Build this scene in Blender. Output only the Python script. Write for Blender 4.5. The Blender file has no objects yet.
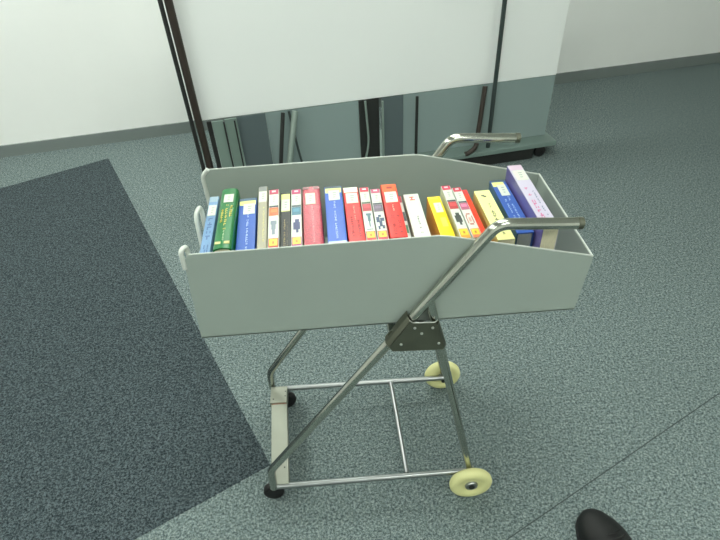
import bpy, bmesh, math, random
from mathutils import Vector, Matrix
random.seed(7)
S = bpy.context.scene
COL = S.collection

# ------------------------------------------------------------------ materials
def srgb(r, g, b):
    f = lambda c: (c/255/12.92) if c/255 <= .04045 else ((c/255+.055)/1.055)**2.4
    return (f(r), f(g), f(b), 1)
MATS = {}
def mat(name, rgb, rough=.5, metal=0., noise=0., nscale=60., bump=0., emit=0., coat=0., stretch=None):
    if name in MATS: return MATS[name]
    m = bpy.data.materials.new(name); m.use_nodes = True
    nt = m.node_tree; b = nt.nodes['Principled BSDF']
    c = srgb(*rgb)
    b.inputs['Base Color'].default_value = c
    b.inputs['Roughness'].default_value = rough
    b.inputs['Metallic'].default_value = metal
    b.inputs['Coat Weight'].default_value = coat
    if emit:
        b.inputs['Emission Color'].default_value = c
        b.inputs['Emission Strength'].default_value = emit
    if noise or bump:
        tc = nt.nodes.new('ShaderNodeTexCoord'); n = nt.nodes.new('ShaderNodeTexNoise')
        n.inputs['Scale'].default_value = nscale; n.inputs['Detail'].default_value = 3
        if stretch:
            mp = nt.nodes.new('ShaderNodeMapping'); mp.inputs['Scale'].default_value = stretch
            nt.links.new(tc.outputs['Object'], mp.inputs['Vector']); nt.links.new(mp.outputs['Vector'], n.inputs['Vector'])
        else:
            nt.links.new(tc.outputs['Object'], n.inputs['Vector'])
        if noise:
            r = nt.nodes.new('ShaderNodeValToRGB')
            r.color_ramp.elements[0].position = .3; r.color_ramp.elements[1].position = .7
            r.color_ramp.elements[0].color = [max(0, x*(1-noise)) for x in c[:3]]+[1]
            r.color_ramp.elements[1].color = [min(1, x*(1+noise)) for x in c[:3]]+[1]
            nt.links.new(n.outputs['Fac'], r.inputs['Fac']); nt.links.new(r.outputs['Color'], b.inputs['Base Color'])
        if bump:
            bp = nt.nodes.new('ShaderNodeBump'); bp.inputs['Strength'].default_value = bump
            bp.inputs['Distance'].default_value = .002
            nt.links.new(n.outputs['Fac'], bp.inputs['Height']); nt.links.new(bp.outputs['Normal'], b.inputs['Normal'])
    MATS[name] = m; return m

def carpet_mat(name, lo, mid, hi):
    m = bpy.data.materials.new(name); m.use_nodes = True; nt = m.node_tree; b = nt.nodes['Principled BSDF']
    tc = nt.nodes.new('ShaderNodeTexCoord')
    n = nt.nodes.new('ShaderNodeTexNoise'); n.inputs['Scale'].default_value = 130; n.inputs['Detail'].default_value = 4; n.inputs['Roughness'].default_value = 1.
    n2 = nt.nodes.new('ShaderNodeTexNoise'); n2.inputs['Scale'].default_value = 45; n2.inputs['Detail'].default_value = 3
    for k in (n, n2): nt.links.new(tc.outputs['Object'], k.inputs['Vector'])
    r = nt.nodes.new('ShaderNodeValToRGB'); e = r.color_ramp.elements
    e[0].position = .42; e[0].color = srgb(*lo); e[1].position = .58; e[1].color = srgb(*hi)
    x = e.new(.5); x.color = srgb(*mid)
    nt.links.new(n.outputs['Fac'], r.inputs['Fac'])
    mx = nt.nodes.new('ShaderNodeMix'); mx.data_type = 'RGBA'; mx.blend_type = 'MULTIPLY'; mx.inputs[0].default_value = 1
    r2 = nt.nodes.new('ShaderNodeValToRGB'); r2.color_ramp.elements[0].position = .35; r2.color_ramp.elements[1].position = .65
    r2.color_ramp.elements[0].color = (.80, .83, .85, 1)
    nt.links.new(n2.outputs['Fac'], r2.inputs['Fac'])
    nt.links.new(r.outputs['Color'], mx.inputs[6]); nt.links.new(r2.outputs['Color'], mx.inputs[7])
    nt.links.new(mx.outputs[2], b.inputs['Base Color'])
    b.inputs['Roughness'].default_value = 1; b.inputs['Specular IOR Level'].default_value = .1
    bp = nt.nodes.new('ShaderNodeBump'); bp.inputs['Strength'].default_value = .15; bp.inputs['Distance'].default_value = .001
    nt.links.new(n.outputs['Fac'], bp.inputs['Height']); nt.links.new(bp.outputs['Normal'], b.inputs['Normal'])
    return m

# ------------------------------------------------------------------ mesh helpers
def link(name, bm, mats, parent=None, smooth=None, bevel=0.):
    me = bpy.data.meshes.new(name)
    bmesh.ops.recalc_face_normals(bm, faces=bm.faces[:])
    bm.to_mesh(me); bm.free()
    for m in (mats if isinstance(mats, (list, tuple)) else [mats]): me.materials.append(m)
    o = bpy.data.objects.new(name, me); COL.objects.link(o)
    if parent: o.parent = parent
    if smooth is not None:
        me.shade_smooth()
        me.set_sharp_from_angle(angle=math.radians(smooth))
    if bevel:
        md = o.modifiers.new('bevel', 'BEVEL'); md.width = bevel; md.segments = 2; md.limit_method = 'ANGLE'
    return o
def empty(name, label, cat, loc=(0, 0, 0), rz=0, group=None):
    o = bpy.data.objects.new(name, None); COL.objects.link(o); o.empty_display_size = .05
    o.location = loc; o.rotation_euler.z = rz
    tag(o, label, cat, group); return o
def tag(o, label, cat=None, group=None):
    o['label'] = label
    if cat: o['category'] = cat
    if group: o['group'] = group
    return o
def box(bm, x0, x1, y0, y1, z0, z1, mi=0):
    v = [bm.verts.new((x, y, z)) for x in (x0, x1) for y in (y0, y1) for z in (z0, z1)]
    for q in ((0, 1, 3, 2), (4, 6, 7, 5), (0, 4, 5, 1), (2, 3, 7, 6), (0, 2, 6, 4), (1, 5, 7, 3)):
        bm.faces.new([v[i] for i in q]).material_index = mi
def prism(bm, pts, vec, mi=0):
    """closed polygon pts (3-D) pushed along vec"""
    a = [bm.verts.new(p) for p in pts]; b = [bm.verts.new(Vector(p)+Vector(vec)) for p in pts]
    n = len(a)
    bm.faces.new(a).material_index = mi; bm.faces.new(b[::-1]).material_index = mi
    for i in range(n): bm.faces.new((a[i], b[i], b[(i+1) % n], a[(i+1) % n])).material_index = mi
def fillet(pts, rad, n=6):
    P = [Vector(p) for p in pts]; out = [P[0]]
    for i in range(1, len(P)-1):
        a = (P[i-1]-P[i]); b = (P[i+1]-P[i]); r = min(rad, a.length*.45, b.length*.45)
        s, e = P[i]+a.normalized()*r, P[i]+b.normalized()*r
        for k in range(n+1):
            t = k/n; out.append(s*(1-t)**2+P[i]*2*t*(1-t)+e*t*t)
    out.append(P[-1]); return out
def tube(bm, pts, r, seg=16, mi=0, closed=False):
    P = [Vector(p) for p in pts]; rings = []; up = None; n = len(P)
    for i, p in enumerate(P):
        if closed: t = (P[(i+1) % n]-P[i-1]).normalized()
        else: t = (P[min(i+1, n-1)]-P[max(i-1, 0)]).normalized()
        if up is None:
            up = Vector((0, 1, 0)) if abs(t.y) < .9 else Vector((0, 0, 1))
        up = (up-t*up.dot(t)).normalized(); s = t.cross(up)
        rr = r[i] if isinstance(r, (list, tuple)) else r
        rings.append([bm.verts.new(p+(up*math.cos(2*math.pi*k/seg)+s*math.sin(2*math.pi*k/seg))*rr) for k in range(seg)])
    m = n if closed else n-1
    for i in range(m):
        A, B = rings[i], rings[(i+1) % n]
        for k in range(seg): bm.faces.new((A[k], A[(k+1) % seg], B[(k+1) % seg], B[k])).material_index = mi
    if not closed:
        bm.faces.new(rings[0][::-1]).material_index = mi; bm.faces.new(rings[-1]).material_index = mi
def lathe_y(bm, prof, c, seg=40, mi=0):
    """profile [(radius, y)] turned round the y axis through c, closed loop"""
    rings = []
    for (r, y) in prof:
        rings.append([bm.verts.new((c[0]+r*math.cos(2*math.pi*k/seg), c[1]+y, c[2]+r*math.sin(2*math.pi*k/seg))) for k in range(seg)])
    for i in range(len(rings)):
        A, B = rings[i], rings[(i+1) % len(rings)]
        for k in range(seg): bm.faces.new((A[k], A[(k+1) % seg], B[(k+1) % seg], B[k])).material_index = mi
def cyl(bm, a, b, r, seg=16, mi=0): tube(bm, [a, b], r, seg, mi)
NB = bmesh.new

# ------------------------------------------------------------------ palette
M_grey = mat('grey_powder_coat', (152, 163, 155), .55, noise=.03, nscale=6)
M_trim = mat('off_white_edge', (198, 203, 196), .4)
M_steel = mat('brushed_steel_tube', (186, 188, 178), .15, 1., noise=.06, nscale=30)
M_rail = mat('bright_steel_rail', (165, 168, 168), .34, 1.)
M_plate = mat('dull_steel_plate', (112, 114, 100), .42, .9, noise=.1, nscale=20)
M_strip = mat('satin_steel_channel', (142, 145, 133), .4, .5, noise=.06, nscale=15)
M_rubber = mat('black_rubber', (16, 16, 17), .6)
M_cream = mat('cream_nylon', (222, 220, 158), .42, noise=.04, nscale=12)
M_rivet = mat('rivet', (215, 215, 210), .3, .9)
M_dark = mat('dark_gap', (30, 32, 30), .6)

# ------------------------------------------------------------------ setting
AD = math.radians(9.1)
D = Vector((math.cos(AD), math.sin(AD), 0)); Nn = Vector((-math.sin(AD), math.cos(AD), 0))
def RP(d, n, z=0.): v = D*d+Nn*n; return (v.x, v.y, z)
d0, d1, n0, n1, HC = -3.6, 4.3, -3.2, 2.87, 2.75
M_carpet = carpet_mat('grey_green_carpet', (60, 71, 71), (104, 116, 115), (150, 162, 159))
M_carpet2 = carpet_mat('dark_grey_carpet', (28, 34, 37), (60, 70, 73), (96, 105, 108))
M_seam = mat('carpet_joint', (56, 65, 65), 1.)
M_wall = mat('white_wall_paint', (242, 243, 240), .8, noise=.01, nscale=4)
M_ceil = mat('white_ceiling_tile', (235, 235, 230), .9)
def quad(bm, pts, mi=0): bm.faces.new([bm.verts.new(p) for p in pts]).material_index = mi
bm = NB(); C0 = [RP(d0, n0), RP(d1, n0), RP(d1, n1), RP(d0, n1)]
prism(bm, [(p[0], p[1], -.05) for p in C0], (0, 0, .05))
fl = link('floor', bm, M_carpet); fl['kind'] = 'structure'
# darker area of the carpet, straight edged, on the left
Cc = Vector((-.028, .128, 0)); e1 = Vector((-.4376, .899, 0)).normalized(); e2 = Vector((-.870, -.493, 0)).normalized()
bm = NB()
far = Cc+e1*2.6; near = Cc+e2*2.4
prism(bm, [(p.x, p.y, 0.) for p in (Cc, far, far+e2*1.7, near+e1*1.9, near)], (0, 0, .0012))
o = link('floor_dark_area', bm, M_carpet2); o['kind'] = 'structure'
bm = NB()
s1 = Vector((1.03, .033, 0)); sd = Vector((.884, .468, 0)); sp = Vector((-.468, .884, 0))*.0014
a, b = s1+sd*1.6, s1-sd*1.2
prism(bm, [(p.x, p.y, 0.) for p in (a-sp, a+sp, b+sp, b-sp)], (0, 0, .0009))
o = link('trim_1', bm, M_seam); o['kind'] = 'structure'; o['label'] = 'straight dark joint line in the carpet'
def wall(name, A, B, off):
    bm = NB(); v = [(A[0], A[1], 0), (B[0], B[1], 0), (B[0], B[1], HC), (A[0], A[1], HC)]
    prism(bm, v, off); o = link(name, bm, M_wall); o['kind'] = 'structure'
wall('wall_back', C0[2], C0[3], Nn*.1); wall('wall_front', C0[0], C0[1], -Nn*.1)
wall('wall_left', C0[0], C0[3], -D*.1); wall('wall_right', C0[1], C0[2], D*.1)
bm = NB(); prism(bm, [(p[0], p[1], HC) for p in C0], (0, 0, .1)); o = link('ceiling', bm, M_ceil); o['kind'] = 'structure'
M_base = mat('grey_vinyl_skirting', (120, 128, 126), .5)
bm = NB(); prism(bm, [RP(d0, n1), RP(d1, n1), RP(d1, n1-.012), RP(d0, n1-.012)], (0, 0, .07)); o = link('baseboard_back', bm, M_base); o['kind'] = 'structure'

# fluorescent ceiling lamps
M_tubeL = mat('lit_diffuser', (246, 252, 244), .5, emit=10.)
M_frame = mat('white_lamp_frame', (230, 230, 228), .4)
places = [(-1.6, -1.7), (.5, -1.7), (2.6, -1.7), (-1.6, .35), (.5, .35), (-1.6, 2.15), (.5, 2.15)]
words = ['front left', 'front middle', 'front right', 'centre left', 'centre', 'back left', 'back middle']
for (d, n), w in zip(places, words):
    t = empty('ceiling_lamp', 'square white fluorescent ceiling lamp in the %s of the room' % w, 'ceiling lamp', RP(d, n, HC-.06), AD, 'lamps in the ceiling')
    bm = NB()
    for a in ((-.5, .5, -.32, -.29), (-.5, .5, .29, .32), (-.5, -.47, -.29, .29), (.47, .5, -.29, .29)): box(bm, *a, 0, .059)
    link('frame', bm, M_frame, t)
    bm = NB(); box(bm, -.469, .469, -.289, .289, .012, .03); link('diffuser', bm, M_tubeL, t)

# ------------------------------------------------------------------ book cart
cart = empty('book_cart', 'grey book bin on a stainless steel wheeled frame, filled with books', 'book cart')
XL, XLT, XK, XR, ZB, ZT, ZR = -.064, -.049, .437, .743, .6570, .8690, .7950
Y0, Y1, TH = .0136, .3675, .003
def panel(y, lx=0.):
    return [(XL, y, ZB), (XR, y, ZB), (XR+.009, y, ZR-.004), (XR+.005, y, ZR), (XK+.018, y, ZT-.0025), (XK, y, ZT), (XK-.03, y, ZT+.0003), (XLT+.012+lx, y, ZT), (XLT+lx, y, ZT-.012)]
bm = NB(); box(bm, XL, XR, Y0, Y1, ZB, ZB+.003)
binn = link('bin', bm, M_grey, cart)
tag(binn, 'grey metal bin')
bm = NB(); prism(bm, panel(Y0), (0, TH, 0)); link('front_panel', bm, M_grey, binn, bevel=.0006)
bm = NB(); prism(bm, panel(Y1-TH, -.014), (0, TH, 0)); link('rear_panel', bm, M_grey, binn, bevel=.0006)
bm = NB(); prism(bm, [(XR-TH, Y0+TH, ZB+.003), (XR-TH, Y1-TH, ZB+.003), (XR+.005, Y1-TH, ZR-.001), (XR+.005, Y0+TH, ZR-.001)], (TH, 0, 0)); link('side_panel', bm, M_grey, binn)
bm = NB(); prism(bm, [(XL+.002, Y0+TH, ZB+.003), (XL+.002, Y1-TH, ZB+.003), (XL+.008, Y1-TH, .79), (XL+.008, Y0+TH, .79)], (TH, 0, 0)); link('side_panel', bm, M_grey, binn)
def rim(y):
    bm = NB(); P = [(XLT+(.012 if y < .1 else -.002), y, ZT+.0008), (XK, y, ZT+.001), (XK+.02, y, ZT-.002), (XR+.008, y, ZR+.001)]
    tube(bm, P, .0012, 8); return bm
link('rim_highlight', rim(Y0+TH/2), M_trim, binn, 40); link('rim_highlight', rim(Y1-TH/2), M_trim, binn, 40)  # off-white tubes paint the highlight line along the bin rims
bm = NB(); tube(bm, [(XR+.007, Y0, ZR+.0005), (XR+.007, Y1, ZR+.0005)], .0018, 8); link('rim_highlight', bm, M_trim, binn, 40)
# rounded white edge mouldings of the open left end
def edge(y0, s, depth):
    bm = NB()
    P = fillet([(XLT-.003, y0, .705), (XLT-.003, y0, ZT+.003), (XLT-.001, y0+s*depth, ZT+.004)], .025)
    tube(bm, P, .0045, 10); return bm
bm = NB(); tube(bm, fillet([(XL-.002, Y1-.004, .70), (XLT-.017, Y1-.004, ZT-.014), (XLT, Y1-.004, ZT+.002)], .02), .005, 10)
tag(link('edge_moulding', bm, M_trim, binn, 40), 'off-white rounded edge moulding')
bm = NB(); tube(bm, fillet([(XLT-.002, Y0+.0015, .838), (XLT-.001, Y0+.0015, ZT+.009), (XLT+.006, Y0+.020, ZT+.008), (XLT+.006, Y0+.020, .838)], .012), .0048, 10)
tag(link('edge_moulding', bm, M_trim, binn, 40), 'off-white rounded edge moulding')
bm = NB(); tube(bm, fillet([(XL+.013, .155, .780), (XL+.013, .175, .862), (XL+.020, .205, .866), (XL+.023, .180, .780)], .014), .0048, 10)
tag(link('end_loop', bm, M_trim, binn, 40), 'off-white bent loop standing on the left end')

RT = .0112
YN, YF = -.001, .383
for y in (YN, YF):
    bm = NB()
    P = fillet([(.002, y, .078), (.008, y, .165), (.5435, y, .8960), (.697, y, .8850)] if y < .1 else [(-.024, y, .078), (-.020, y, .150), (.528, y, .8960), (.685, y, .8850)], .020, 8)
    tube(bm, P, RT, 20)
    hb = link('handle_tube', bm, M_steel, cart, 50)
    bm = NB(); d = Vector((.154, 0, -.011)).normalized(); e = Vector((.697 if y < .1 else .685, y, .8850))
    tube(bm, [e-d*.004, e+d*.006, e+d*.0075], [RT*1.03, RT*1.03, RT*.85], 20); link('end_cap', bm, M_plate, hb, 50)
    bm = NB(); tube(bm, [(.421, y, .735), (.563, y, .082)] if y < .1 else [(.411, y, .735), (.556, y, .076)], .0098, 20); link('leg', bm, M_steel, cart, 50)
for y in (YN+.001, YF-.012):
    bm = NB(); tube(bm, [(-.002, y, .0795), (.560, y, .0795)] if y < .1 else [(-.020, y, .0795), (.553, y, .0700)], .0084, 16)
    tag(link('bottom_rail', bm, M_rail, cart, 50), 'bright steel bottom rail')
bm = NB(); tube(bm, [(.384, YN+.009, .0795), (.374, YF-.014, .0735)], .0072, 16); tag(link('cross_bar', bm, M_rail, cart, 50), 'bright steel cross bar')
bm = NB(); tube(bm, [(.41, YN, .645), (.41, YF, .645)], .0098, 16); link('support_bar', bm, M_steel, cart, 50)
bm = NB(); tube(bm, [(.345, YN, .640), (.345, YF, .640)], .0098, 16); link('support_bar', bm, M_steel, cart, 50)
# flat channel across the left end
bm = NB()
box(bm, -.020, .030, .000, .296, .0855, .0895)
box(bm, -.020, -.0175, .000, .296, .062, .0855); box(bm, .0275, .030, .000, .296, .062, .0855)
for v in bm.verts: v.co.x += .016*(1-v.co.y/.3)
ch = link('end_channel', bm, M_strip, cart, bevel=.0008); tag(ch, 'satin steel channel across the left end')
bm = NB(); box(bm, -.022, .0315, .299, .368, .086, .094); box(bm, -.022, -.0195, .299, .368, .062, .086); box(bm, .029, .0315, .299, .368, .062, .086)
for v in bm.verts: v.co.x -= .002
c2 = link('caster_bracket', bm, M_strip, cart, bevel=.001)
bm = NB(); box(bm, -.019, .029, .2955, .3035, .0855, .0905); link('weld_bead', bm, mat('weld_brown', (134, 100, 82), .6, .4, noise=.3, nscale=150), c2)
for (x, y) in ((-.014, .315), (.024, .345), (.024, .325)):
    bm = NB(); cyl(bm, (x, y, .0935), (x, y, .0948), .0022, 10); link('screw', bm, M_dark, c2)
bm = NB(); cyl(bm, (.032, .055, .0894), (.032, .055, .0906), .0022, 10); link('screw', bm, M_dark, ch)
# folded plates holding the tubes together
for y, s in ((YN, -1), (YF, 1)):
    fy = y+s*.0145
    bm = NB()
    P = [(.336, .616), (.343, .602), (.455, .596), (.458, .604), (.4385, .673), (.434, .677), (.387, .680), (.382, .685)]
    prism(bm, [(x, fy, z) for x, z in P], (0, s*.002, 0))
    # folded flanges wrapping the tubes
    prism(bm, [(.336, fy, .616), (.331, fy-s*.006, .621), (.3305, fy-s*.024, .624), (.3295, fy-s*.024, .6255), (.3285, fy-s*.006, .6225), (.334, fy+s*.002, .616)], (.047, 0, .0700))
    prism(bm, [(.458, fy, .603), (.4615, fy-s*.006, .603), (.4615, fy-s*.024, .603), (.463, fy-s*.024, .603), (.463, fy-s*.006, .603), (.459, fy+s*.002, .603)], (-.0195, 0, .071))
    pl = link('joint_plate', bm, M_plate, cart, bevel=.0007); tag(pl, 'dull folded steel plate joining the tubes')
    for (x, z) in ((.391, .667), (.429, .664), (.406, .650), (.362, .622), (.444, .617)):
        bm = NB(); tube(bm, [(x, fy+s*.0015, z), (x, fy+s*.0035, z), (x, fy+s*.0045, z)], [.0032, .0032, .0018], 12)
        tag(link('rivet', bm, M_rivet, pl, 50), 'bright rivet')
    bm = NB(); tube(bm, fillet([(.380, fy+s*.001, .688), (.387, fy+s*.001, .681), (.434, fy+s*.001, .678), (.4385, fy+s*.001, .684)], .004), .0013, 8)
    link('folded_lip', bm, M_rivet, pl, 40)
# cream wheels at the right
for y, s in ((YN-.027, -1), (YF+.010, 1)):
    R_ = .0605; w = .0145; XW = .562 if s < 0 else .554
    bm = NB()
    lathe_y(bm, [(.014, -w*.55), (.018, -w*.55), (.028, -w*.55), (.034, -w*.95), (.049, -w), (.0565, -w*.8), (R_, -w*.35), (R_, w*.35), (.0565, w*.8), (.049, w), (.034, w*.95), (.028, w*.55), (.018, w*.55), (.014, w*.55)], (XW, y, R_+.0005), 48)
    wh = link('wheel', bm, M_cream, cart, 60); tag(wh, 'cream nylon wheel')
    bm = NB()
    lathe_y(bm, [(.006, -w*1.0), (.016, -w*1.0), (.0185, -w*.75), (.0185, w*.75), (.016, w*1.0), (.006, w*1.0)], (XW, y, R_+.0005), 24)
    link('hub', bm, M_rail, wh, 50)
    bm = NB(); cyl(bm, (XW, y+s*w*1.15, R_+.0005), (XW, y-s*.030, R_+.0005), .0085, 12)
    link('axle', bm, M_dark, wh, 50)
    yy = YN if s < 0 else YF
    bm = NB(); box(bm, .5515, .5735, yy-.003 if s < 0 else yy-.004, yy+.004 if s < 0 else yy+.003, .050, .100)
    tag(link('axle_bracket', bm, M_strip, cart, bevel=.001), 'small steel bracket holding the axle')
# black feet at the left
for (x, y, a) in ((.006, YN+.020, math.radians(180)), (.010, .362, math.radians(20))):
    r = .0300; w = .012; c_, s_ = math.cos(a), math.sin(a)
    wx, wy = x+c_*.012, y+s_*.004
    bm = NB(); lathe_y(bm, [(.004, -w), (r*.85, -w), (r, -w*.6), (r, w*.6), (r*.85, w), (.004, w)], (0, 0, 0), 32)
    bmesh.ops.transform(bm, matrix=Matrix.Translation((wx, wy, r+.0005)) @ Matrix.Rotation(a, 4, 'Z'), verts=bm.verts[:])
    cs = link('caster', bm, M_rubber, cart, 50); tag(cs, 'small black rubber caster')
    bm = NB()
    prism(bm, [(-.018, -.016, .062), (.016, -.016, .062), (.032, -.016, .040), (.026, -.016, .026), (-.004, -.016, .026), (-.020, -.016, .045)], (0, .003, 0))
    prism(bm, [(-.018, .013, .062), (.016, .013, .062), (.032, .013, .040), (.026, .013, .026), (-.004, .013, .026), (-.020, .013, .045)], (0, .003, 0))
    box(bm, -.018, .018, -.016, .016, .0615, .066)
    bmesh.ops.transform(bm, matrix=Matrix.Translation((x, y, 0)) @ Matrix.Rotation(a, 4, 'Z'), verts=bm.verts[:])
    link('caster_fork', bm, M_rubber, cs, bevel=.002)

# ------------------------------------------------------------------ books
ZFLOOR = ZB+.0040
PAGE = mat('page_edges', (206, 200, 172), .8, noise=.1, nscale=90, stretch=(12, 1, 1))
PAGEW = mat('pale_page_edges', (196, 200, 196), .8, noise=.06, nscale=90, stretch=(12, 1, 1))
def cm(rgb, rough=.38, **k): return mat('print_%d_%d_%d' % tuple(rgb), rgb, rough, **k)
def book(key, label, nx, fx, yn, yf, z, cover, side=None, prints=(), call=None, page=PAGE, hard=True, rnd=.0015, glossy=.38, letters=(), cat='book', cov_mat=None):
    """nx / fx: left and right edge of the spine at its near and far end; the spine faces up"""
    xn, xf = sum(nx)/2, sum(fx)/2; w = ((nx[1]-nx[0])+(fx[1]-fx[0]))/2-.0008
    L = math.hypot(yf-yn, xf-xn); a = math.atan2(-(xf-xn), yf-yn)
    h = z-ZFLOOR; t = empty('book', label, cat, ((xn+xf)/2, (yn+yf)/2, ZFLOOR), a, 'books standing spine up in the grey bin')
    bd = .0024 if hard else .0007
    # cover: an upside-down U seen from the end, spine on top
    def arc(hw, top, n=5, bulge=0.):
        r = min(rnd, hw*.9); pts = []
        for k in range(n+1):
            q = math.pi-(math.pi/2)*k/n; pts.append((-hw+r+r*math.cos(q), top-r+r*math.sin(q)))
        for k in range(1, n): pts.append((-hw+r+(2*hw-2*r)*k/n, top+bulge*math.sin(math.pi*k/n)))
        for k in range(n+1):
            q = math.pi/2-(math.pi/2)*k/n; pts.append((hw-r+r*math.cos(q), top-r+r*math.sin(q)))
        return pts
    bl = .0016 if rnd > .004 else 0.
    out = [(-w/2, 0)]+arc(w/2, h-bl, bulge=bl)+[(w/2, 0)]
    inn = [(w/2-bd, 0)]+[(x*(w/2-bd)/(w/2), zz-bd) for x, zz in reversed(arc(w/2, h-bl, bulge=bl))]+[(-w/2+bd, 0)]
    poly = out+inn; bm = NB()
    A = [bm.verts.new((x, -L/2, zz)) for x, zz in poly]; B = [bm.verts.new((x, L/2, zz)) for x, zz in poly]
    n = len(out); m = len(poly)
    for i in range(m):
        j = (i+1) % m; f = bm.faces.new((A[i], A[j], B[j], B[i]))
        f.material_index = 1 if (side and (i == 0)) else 0
    for i in range(n-1):
        j = m-1-i; f = bm.faces.new((A[i], A[i+1], A[j-1], A[j])); g = bm.faces.new((B[i], B[i+1], B[j-1], B[j]))
        if side and i == 0: f.material_index = g.material_index = 1
    cmat = cov_mat or cm(cover, glossy)
    link('cover', bm, [cmat, cm(side, glossy) if side else cmat], t, 40)
    ins = .0035 if hard else .0006
    bm = NB(); box(bm, -w/2+bd+.0002, w/2-bd-.0002, -L/2+ins, L/2-ins, .003 if hard else .0005, h-bd-bl-.0008)
    link('page_block', bm, page, t)
    zt = h+.0001
    def patch(bm, u0, u1, v0, v1, mi, dz=0.):
        # u: 0 far .. 1 near, v: 0 left .. 1 right
        x0, x1 = -w/2+w*v0, -w/2+w*v1; ya, yb = L/2-L*u1, L/2-L*u0
        x0 = max(x0, -w/2+min(rnd, .0015)); x1 = min(x1, w/2-min(rnd, .0015))
        ft = zt+(0 if bl == 0 else -bl*.25); box(bm, x0, x1, ya, yb, ft-.0007-(bl*.8), ft+dz, mi)
    if prints or letters:
        cols = []; bm = NB()
        def ci(c):
            if c not in cols: cols.append(c)
            return cols.index(c)
        for q in prints: patch(bm, *q[:4], ci(q[4]), .0001 if len(q) < 6 else q[5])
        for (u0, u1, v0, v1, c, step) in letters:      # rows of small printed characters running along the spine
            rr = random.Random(int(u0*1000)+int(v0*100)); u = u0
            while u < u1-.004:
                lw = step*rr.choice((.55, .7, .85))
                if rr.random() < .84:
                    vm = v0+(v1-v0)*rr.choice((0, 0, .25)); kind = rr.random()
                    if kind < .4:
                        patch(bm, u, u+lw*.3, v0, v1, ci(c), .0003); patch(bm, u+lw*.3, min(u+lw, u1), vm, vm+(v1-v0)*.3, ci(c), .0003)
                    elif kind < .7:
                        patch(bm, u, u+lw, v0+(v1-v0)*.35, v0+(v1-v0)*.62, ci(c), .0003); patch(bm, u+lw*.6, u+lw*.9, v0, v1, ci(c), .0003)
                    else:
                        patch(bm, u, u+lw*.9, vm, vm+(v1-v0)*.25, ci(c), .0003); patch(bm, u, u+lw*.9, v1-(v1-v0)*.25, v1, ci(c), .0003)
                u += step
        link('spine_print', bm, [cm(c, glossy) for c in cols], t)
    if call:
        u0, u1, v0, v1 = call[:4]; bm = NB(); patch(bm, u0, u1, v0, v1, 0, .0005)
        for k in range(3):
            s = (u1-u0)/5; patch(bm, u0+s*(1.1+k*1.1), u0+s*(1.5+k*1.1), v0+(v1-v0)*.38, v0+(v1-v0)*(.72-.05*k), 1, .0007)
        tag(link('call_label', bm, [cm((200, 205, 190), .5), cm((150, 160, 152), .5)], t), 'off-white call number label')
    return t

W = (198, 202, 192); YB = (232, 190, 60); YL = (222, 222, 130); NAVY = (40, 52, 96)
def guide(key, label, nx, fx, yn, yf, z, cap, b1, pic, foot, side=None, mid=(60, 70, 74), shape='pot'):
    P = [(0, .09, 0, 1, cap), (.02, .05, .3, .7, (236, 200, 206), .0003), (.30, .33, 0, 1, mid), (.335, .475, .04, .96, b1),
         (.36, .42, .2, .8, tuple(min(255, int(c*1.25)) for c in b1), .0003), (.84, 1, 0, 1, foot), (.85, .95, .14, .86, YB, .0003), (.885, .925, .40, .60, (176, 120, 50), .0004)]
    if shape == 'pot': P += [(.56, .62, .22, .78, pic), (.62, .70, .30, .70, pic), (.70, .78, .36, .64, pic)]
    if shape == 'tree': P += [(.54, .58, .36, .64, pic), (.58, .68, .14, .46, pic), (.60, .66, .5, .88, pic), (.66, .76, .38, .66, pic), (.75, .81, .22, .40, pic), (.74, .80, .62, .84, pic)]
    if shape == 'spike': P += [(.52, .56, .3, .8, pic), (.56, .66, .42, .7, pic), (.66, .76, .5, .62, pic), (.80, .81, .2, .8, pic)]
    if shape == 'bird': P += [(.55, .60, .36, .74, pic), (.60, .72, .2, .82, pic), (.72, .77, .45, .68, pic)]
    if shape == 'oval': P += [(.55, .575, .3, .7, pic), (.575, .61, .2, .34, pic), (.60, .74, .16, .26, pic), (.60, .74, .72, .84, pic), (.63, .71, .38, .62, (200, 150, 140)), (.74, .77, .3, .7, pic)]
    return book(key, label, nx, fx, yn, yf, z, W, side, P, (.10, .275, .12, .88), PAGEW, True, .0012, .3)

book('A', 'pale blue thin book at the far left end of the bin', (-.031, -.009), (-.041, -.020), .040, .288, .840, (112, 146, 182), prints=[(0, .1, 0, 1, (142, 164, 178))],
     call=(.16, .34, .1, .95), letters=[(.38, .93, .3, .75, (74, 106, 150), .07)], hard=False, glossy=.3)
book('B', 'thick green hardback with rounded spine and gold title lettering', (.001, .039), (-.010, .029), .041, .280, .862, (20, 106, 52), None,
     [(.90, .935, .12, .88, (196, 190, 130))], (.115, .26, .26, .80), PAGE, True, .008, .28,
     [(.38, .60, .22, .34, (214, 190, 90), .034), (.30, .72, .44, .56, (214, 190, 90), .036), (.32, .52, .68, .8, (214, 190, 90), .034), (.74, .88, .47, .53, (214, 220, 190), .03)])
book('C', 'blue hardback between the green book and the tan one, with yellow band', (.042, .083), (.031, .068), .030, .259, .845, (48, 88, 168), (60, 96, 160),
     [(0, .05, 0, 1, (70, 96, 120)), (.05, .13, .03, .97, YL)], (.11, .30, .28, .92), PAGEW, True, .0015, .34, [(.31, .92, .5, .6, (190, 208, 232), .03)])
book('D', 'tan grey narrow hardback right of the blue book with yellow band', (.087, .107), (.072, .0935), .032, .290, .855, (158, 154, 134), None,
     [(0, .09, .05, .95, (124, 128, 124))], (.09, .27, .05, .97), PAGE, True, .003, .5, [(.36, .9, .55, .72, (204, 196, 130), .03)])
guide('E', 'white guidebook with orange square and grey vase picture on spine', (.1085, .130), (.0965, .1205), .034, .272, .855, (170, 44, 78), (196, 100, 56), (118, 130, 138), (164, 60, 40), shape='pot')
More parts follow.
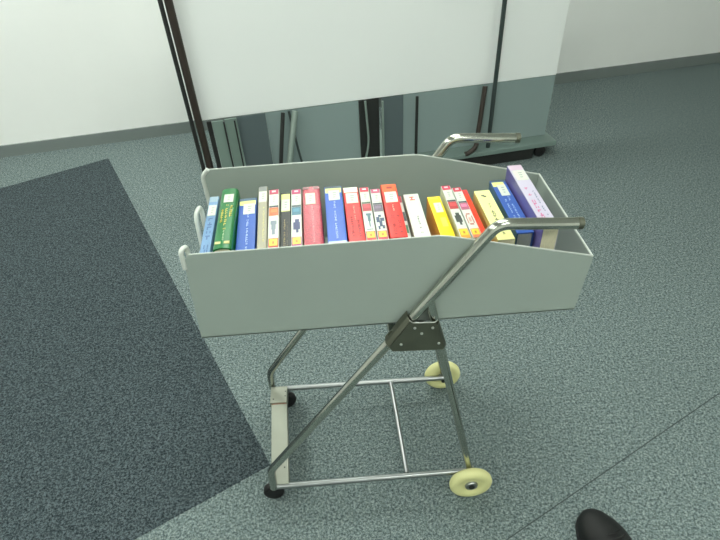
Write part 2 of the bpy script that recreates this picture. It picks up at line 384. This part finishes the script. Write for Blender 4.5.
book('F', 'black book with pale yellow label and gold title', (.131, .1525), (.121, .1455), .030, .273, .845, (30, 32, 30), None,
     [(.03, .34, .02, .98, YL)], (.13, .33, .08, .92), PAGE, True, .0015, .4, [(.48, .94, .34, .48, (168, 150, 96), .028), (.52, .92, .62, .70, (120, 110, 80), .028)])
guide('G', 'white guidebook with teal band and dark blue figure, left of the plastic-wrapped book', (.154, .1755), (.1465, .1705), .034, .265, .855, (170, 44, 92), (64, 110, 128), (40, 52, 96), (150, 60, 110), shape='bird')
m = mat('plastic_wrapped_red', (182, 70, 84), .16, noise=.28, nscale=260, bump=.5, coat=.8)
book('H', 'thick pinkish red book in shiny crinkled plastic wrap', (.178, .2195), (.172, .2115), .030, .265, .860, (182, 70, 84), None,
     [(0, .05, .05, .95, (150, 110, 112))], (.13, .33, .18, .70), PAGE, True, .006, .2, [(.36, .95, .48, .56, (214, 150, 156), .03)], cov_mat=m)
book('I', 'blue hardback with yellow green top band beside the plastic-wrapped book', (.2255, .2635), (.221, .2605), .030, .258, .860, (44, 88, 176), (84, 84, 140),
     [(0, .035, 0, 1, (46, 66, 84)), (.04, .13, .04, .97, (206, 214, 120)), (.965, 1, .02, .98, (180, 196, 220))], (.085, .27, .22, .84), PAGEW, True, .0015, .34,
     [(.29, .92, .46, .56, (196, 212, 236), .026)])
book('J', 'bright red book with a white top band and black lettering', (.266, .300), (.2625, .2955), .030, .247, .860, (214, 34, 30), (196, 60, 60),
     [(0, .10, 0, .98, (224, 226, 210))], (.12, .32, .14, .90), PAGE, True, .0015, .34, [(.37, .62, .52, .6, (232, 170, 150), .03), (.56, .9, .25, .40, (96, 14, 20), .04), (.62, .92, .66, .80, (96, 14, 20), .04)])
guide('K', 'white guidebook with red picture and green spike figure, right of the white-topped red book', (.3005, .3205), (.2975, .3205), .030, .242, .860, (196, 34, 62), (168, 52, 60), (78, 110, 116), (190, 44, 40), mid=(50, 80, 50), shape='spike')
guide('L', 'white guidebook with a dark blue tree-like figure, left of the orange-capped red book', (.322, .3445), (.322, .3435), .030, .232, .860, (176, 62, 96), (98, 86, 100), (42, 66, 96), (176, 44, 60), shape='tree')
book('M', 'bright red book with an orange top cap and dark lettering', (.346, .381), (.3455, .3795), .028, .239, .865, (216, 36, 26), None,
     [(0, .15, 0, 1, (238, 92, 30)), (.05, .09, .35, .7, (150, 40, 20), .0003)], (.16, .37, .14, .90), PAGE, True, .0015, .34,
     [(.42, .52, .48, .56, (240, 190, 170), .03), (.56, .93, .28, .44, (120, 16, 18), .04), (.62, .93, .62, .78, (120, 16, 18), .04)])
book('N', 'thin low white and dark book sunk beside the orange-capped red book', (.3845, .394), (.3825, .3925), .040, .243, .832, (196, 200, 190), None,
     [(0, .14, 0, 1, (170, 40, 60)), (.34, .52, 0, 1, (50, 60, 62)), (.6, .75, .2, .8, (52, 110, 70))], None, PAGEW, False, .001)
book('O', 'white book with small red mark at top and black title', (.3955, .431), (.3945, .427), .032, .225, .845, (206, 212, 198), (150, 160, 140),
     [(.06, .08, .35, .65, (200, 60, 50)), (.08, .12, .46, .54, (200, 60, 50)), (.12, .14, .35, .68, (200, 60, 50)), (.93, 1, .0, .5, (44, 88, 176))], None, PAGEW, False, .001, .3,
     [(.48, .93, .5, .60, (84, 88, 92), .045)])
book('P', 'bright yellow book with a pale label', (.4485, .478), (.4445, .473), .032, .207, .845, (238, 208, 28), (216, 142, 34),
     [(.02, .06, .2, .8, (246, 222, 80)), (.5, .7, .4, .8, (240, 220, 90))], (.16, .38, .3, .84), PAGE, False, .0015, .3)
guide('Q', 'white guidebook with dark bird picture, just right of the yellow book', (.484, .505), (.480, .5015), .030, .242, .850, (190, 50, 78), (172, 60, 62), (64, 70, 66), (206, 150, 60), side=(206, 208, 172), shape='bird')
guide('R', 'white guidebook with pink picture and reddish oval, against the thin red book', (.5065, .528), (.5030, .5225), .030, .230, .850, (186, 46, 70), (170, 96, 120), (176, 110, 100), (206, 120, 90), shape='oval')
book('S', 'thin orange red book squeezed beside the pale yellow one', (.5295, .5425), (.5255, .5395), .030, .236, .840, (220, 62, 30), None, [(.0, .1, 0, 1, (200, 60, 60))], None, PAGE, False, .001)
book('T', 'pale yellow book with black brush lettering on the spine', (.557, .5925), (.5525, .5875), .030, .227, .840, (226, 226, 152), (206, 196, 116),
     [(.1, .13, .3, .5, (90, 96, 80)), (.12, .15, .42, .6, (90, 96, 80))], None, PAGE, False, .001, .4,
     [(.24, .40, .5, .62, (140, 146, 110), .05), (.44, .78, .42, .62, (70, 78, 70), .05), (.86, .9, .45, .6, (110, 120, 80), .03)])
book('U', 'blue hardback with yellow patch, lower than the lavender book beside it', (.607, .6425), (.6035, .6405), .066, .290, .828, (46, 84, 160), (70, 104, 130),
     [(0, .035, 0, 1, (60, 84, 104)), (.04, .13, .04, .8, YL)], (.10, .32, .28, .82), PAGEW, True, .0015, .36, [(.36, .76, .32, .42, (176, 196, 226), .03), (.34, .86, .58, .68, (176, 196, 226), .03)])
book('V', 'tall lavender book with pink lettering at the right end of the bin', (.646, .679), (.6440, .6770), .036, .301, .857, (184, 178, 196), (96, 88, 146),
     [(0, .09, 0, 1, (196, 174, 192))], (.10, .27, .12, .92), PAGE, False, .0015, .3, [(.40, .90, .26, .46, (196, 84, 130), .05), (.46, .84, .66, .76, (104, 120, 140), .03)])

# ------------------------------------------------------------------ display board behind
M_k1 = mat('kick_panel_grey', (134, 150, 148), .5); M_k2 = mat('kick_panel_dark', (84, 96, 98), .5)
M_k3 = mat('kick_panel_green', (118, 136, 128), .5); M_post = mat('post_grey', (70, 80, 78), .4, .6); M_brown = mat('dark_bronze_post', (58, 50, 44), .45, .3)
M_board = mat('white_board_enamel', (240, 242, 240), .3); M_pale = mat('bent_pale_tube', (150, 164, 156), .35, .5)
OD = .87; NB0 = 1.8888
t = empty('display_board', 'long white display board on a wheeled grey base behind the book cart', 'display board', RP(OD, 1.80, 0), AD)
def lx(d): return d-OD
bm = NB(); box(bm, lx(-.08), lx(1.80), .0, .48, .066, .092); tag(link('base', bm, mat('base_grey_green', (112, 130, 124), .45), t, bevel=.004), 'grey green base bar')
bm = NB(); box(bm, lx(-.06), lx(1.67), .015, .44, .002, .066); link('base_shade', bm, M_dark, t)  # near-black box stands in for the shadow under the base
for x in (lx(-.02), lx(1.72)):
    for y in (.03, .455):
        bm = NB(); lathe_y(bm, [(.003, -.010), (.029, -.010), (.0325, -.006), (.0325, .006), (.029, .010), (.003, .010)], (x, y, .0330), 24)
        link('caster', bm, M_rubber, t, 50)
segs = [(-.075, -.052, .03, M_dark), (-.050, .005, .02, M_k3), (.012, .070, .03, M_k3), (.070, .212, .045, M_k2), (.214, .690, .06, M_k1), (.690, .795, .05, M_dark), (.81, .925, .05, M_k2), (.927, 1.775, .06, M_k1)]
for a, b, y, m_ in segs:
    bm = NB(); box(bm, lx(a)+.0005, lx(b)-.0005, y+.04, y+.052, .0925, .42); link('kick_panel', bm, m_, t)
for d, r, m_, z1 in ((-.108, .018, M_brown, 1.25), (-.145+.004, .010, M_dark, 1.25), (.008, .004, M_dark, .42), (.060, .004, M_dark, .42), (.803, .006, M_pale, .42), (1.405, .011, M_post, 1.25), (.985, .008, M_dark, .42)):
    bm = NB(); tube(bm, [(lx(d), .045, .0925 if d > -.09 else .004), (lx(d), .045, z1)], r, 12); link('post', bm, m_, t, 50)
for P, r, m_ in (([(.235, -.02, .004), (.262, -.01, .25), (.30, .03, .42)], .010, M_dark), ([(.27, -.03, .004), (.312, -.015, .25), (.36, .03, .42)], .016, M_pale),
                 ([(.375, .0, .004), (.352, .0, .21), (.33, .04, .42)], .006, M_post), ([(1.255, -.03, .004), (1.27, -.03, .06), (1.32, -.02, .115), (1.36, .03, .42)], .013, M_brown),
                 ([(.70, .03, .086), (.73, .03, .2), (.72, .04, .42)], .006, M_pale)):
    bm = NB(); tube(bm, fillet([(lx(p[0]), p[1]+.035, max(p[2], .0925)) for p in P], .08), r, 12); link('strut', bm, m_, t, 50)
bm = NB(); box(bm, lx(-.10), lx(1.775), .095, .135, .42, 1.25); link('board', bm, M_board, t, bevel=.004)

# ------------------------------------------------------------------ black shoe at the lower right
bm = NB()
# outline stations along the shoe: (distance from toe, half width, height, sole spread)
st = [(.0, .008, .026), (.008, .020, .040), (.024, .032, .050), (.055, .044, .058), (.085, .049, .066), (.125, .045, .080), (.16, .040, .096), (.20, .037, .104), (.245, .036, .106), (.27, .030, .104), (.279, .018, .098)]
rings = []
for s, hw, h in st:
    hw *= 1.25
    rg = []
    for k in range(16):
        q = math.pi*k/15; rg.append(bm.verts.new((hw*math.cos(q)*(1 if k not in (0, 15) else 1.02), -s, .012+(h-.012)*math.sin(q)**.75)))
    rings.append(rg)
for A, B in zip(rings, rings[1:]):
    for k in range(15): bm.faces.new((A[k], A[k+1], B[k+1], B[k]))
    bm.faces.new((A[15], A[0], B[0], B[15]))
bm.faces.new(rings[0]); bm.faces.new(rings[-1][::-1])
M_lea = mat('black_leather', (10, 11, 12), .5, bump=.15, nscale=120)
sh = empty('shoe', 'black leather shoe whose toe pokes in at the lower right', 'shoe', (.868, -.120, .0), math.radians(14))
link('upper', bm, M_lea, sh, 60)
bm = NB(); pr = [(hw*1.33*sg, -s) for sg, seq in ((1, st), (-1, st[::-1])) for s, hw, h in seq]
prism(bm, [(x, y, .001) for x, y in pr], (0, 0, .0135)); link('sole', bm, M_rubber, sh)
bm = NB()
for k in range(4):
    y = -.10-k*.018; tube(bm, [(-.018, y, .079+k*.007), (0, y-.003, .0815+k*.0075), (.018, y, .079+k*.007)], .0022, 8)
link('laces', bm, M_rubber, sh, 50)

# ------------------------------------------------------------------ camera, world
yaw, pitch, roll = .0256, .7514, -.0604
f = Vector((math.sin(yaw)*math.cos(pitch), math.cos(yaw)*math.cos(pitch), -math.sin(pitch)))
r = Vector((math.cos(yaw), -math.sin(yaw), 0)); u = r.cross(f)
r2 = r*math.cos(roll)+u*math.sin(roll); u2 = -r*math.sin(roll)+u*math.cos(roll)
cam = bpy.data.objects.new('camera', bpy.data.cameras.new('camera')); COL.objects.link(cam)
M = Matrix((r2, u2, -f)).transposed().to_4x4(); M.translation = (.2595, -.8613, 1.4471); cam.matrix_world = M
cam.data.sensor_width = 36; cam.data.lens = 546.8375/720*36
cam.data.shift_x = -3/720; cam.data.shift_y = 65/720; cam.data.clip_start = .02
S.camera = cam
w = bpy.data.worlds.new('world'); S.world = w; w.use_nodes = True
w.node_tree.nodes['Background'].inputs[0].default_value = (.8, .9, .9, 1); w.node_tree.nodes['Background'].inputs[1].default_value = .0
S.view_settings.view_transform = 'Standard'; S.view_settings.look = 'None'; S.view_settings.gamma = 1
S.view_settings.use_curve_mapping = False; S.view_settings.exposure = .8
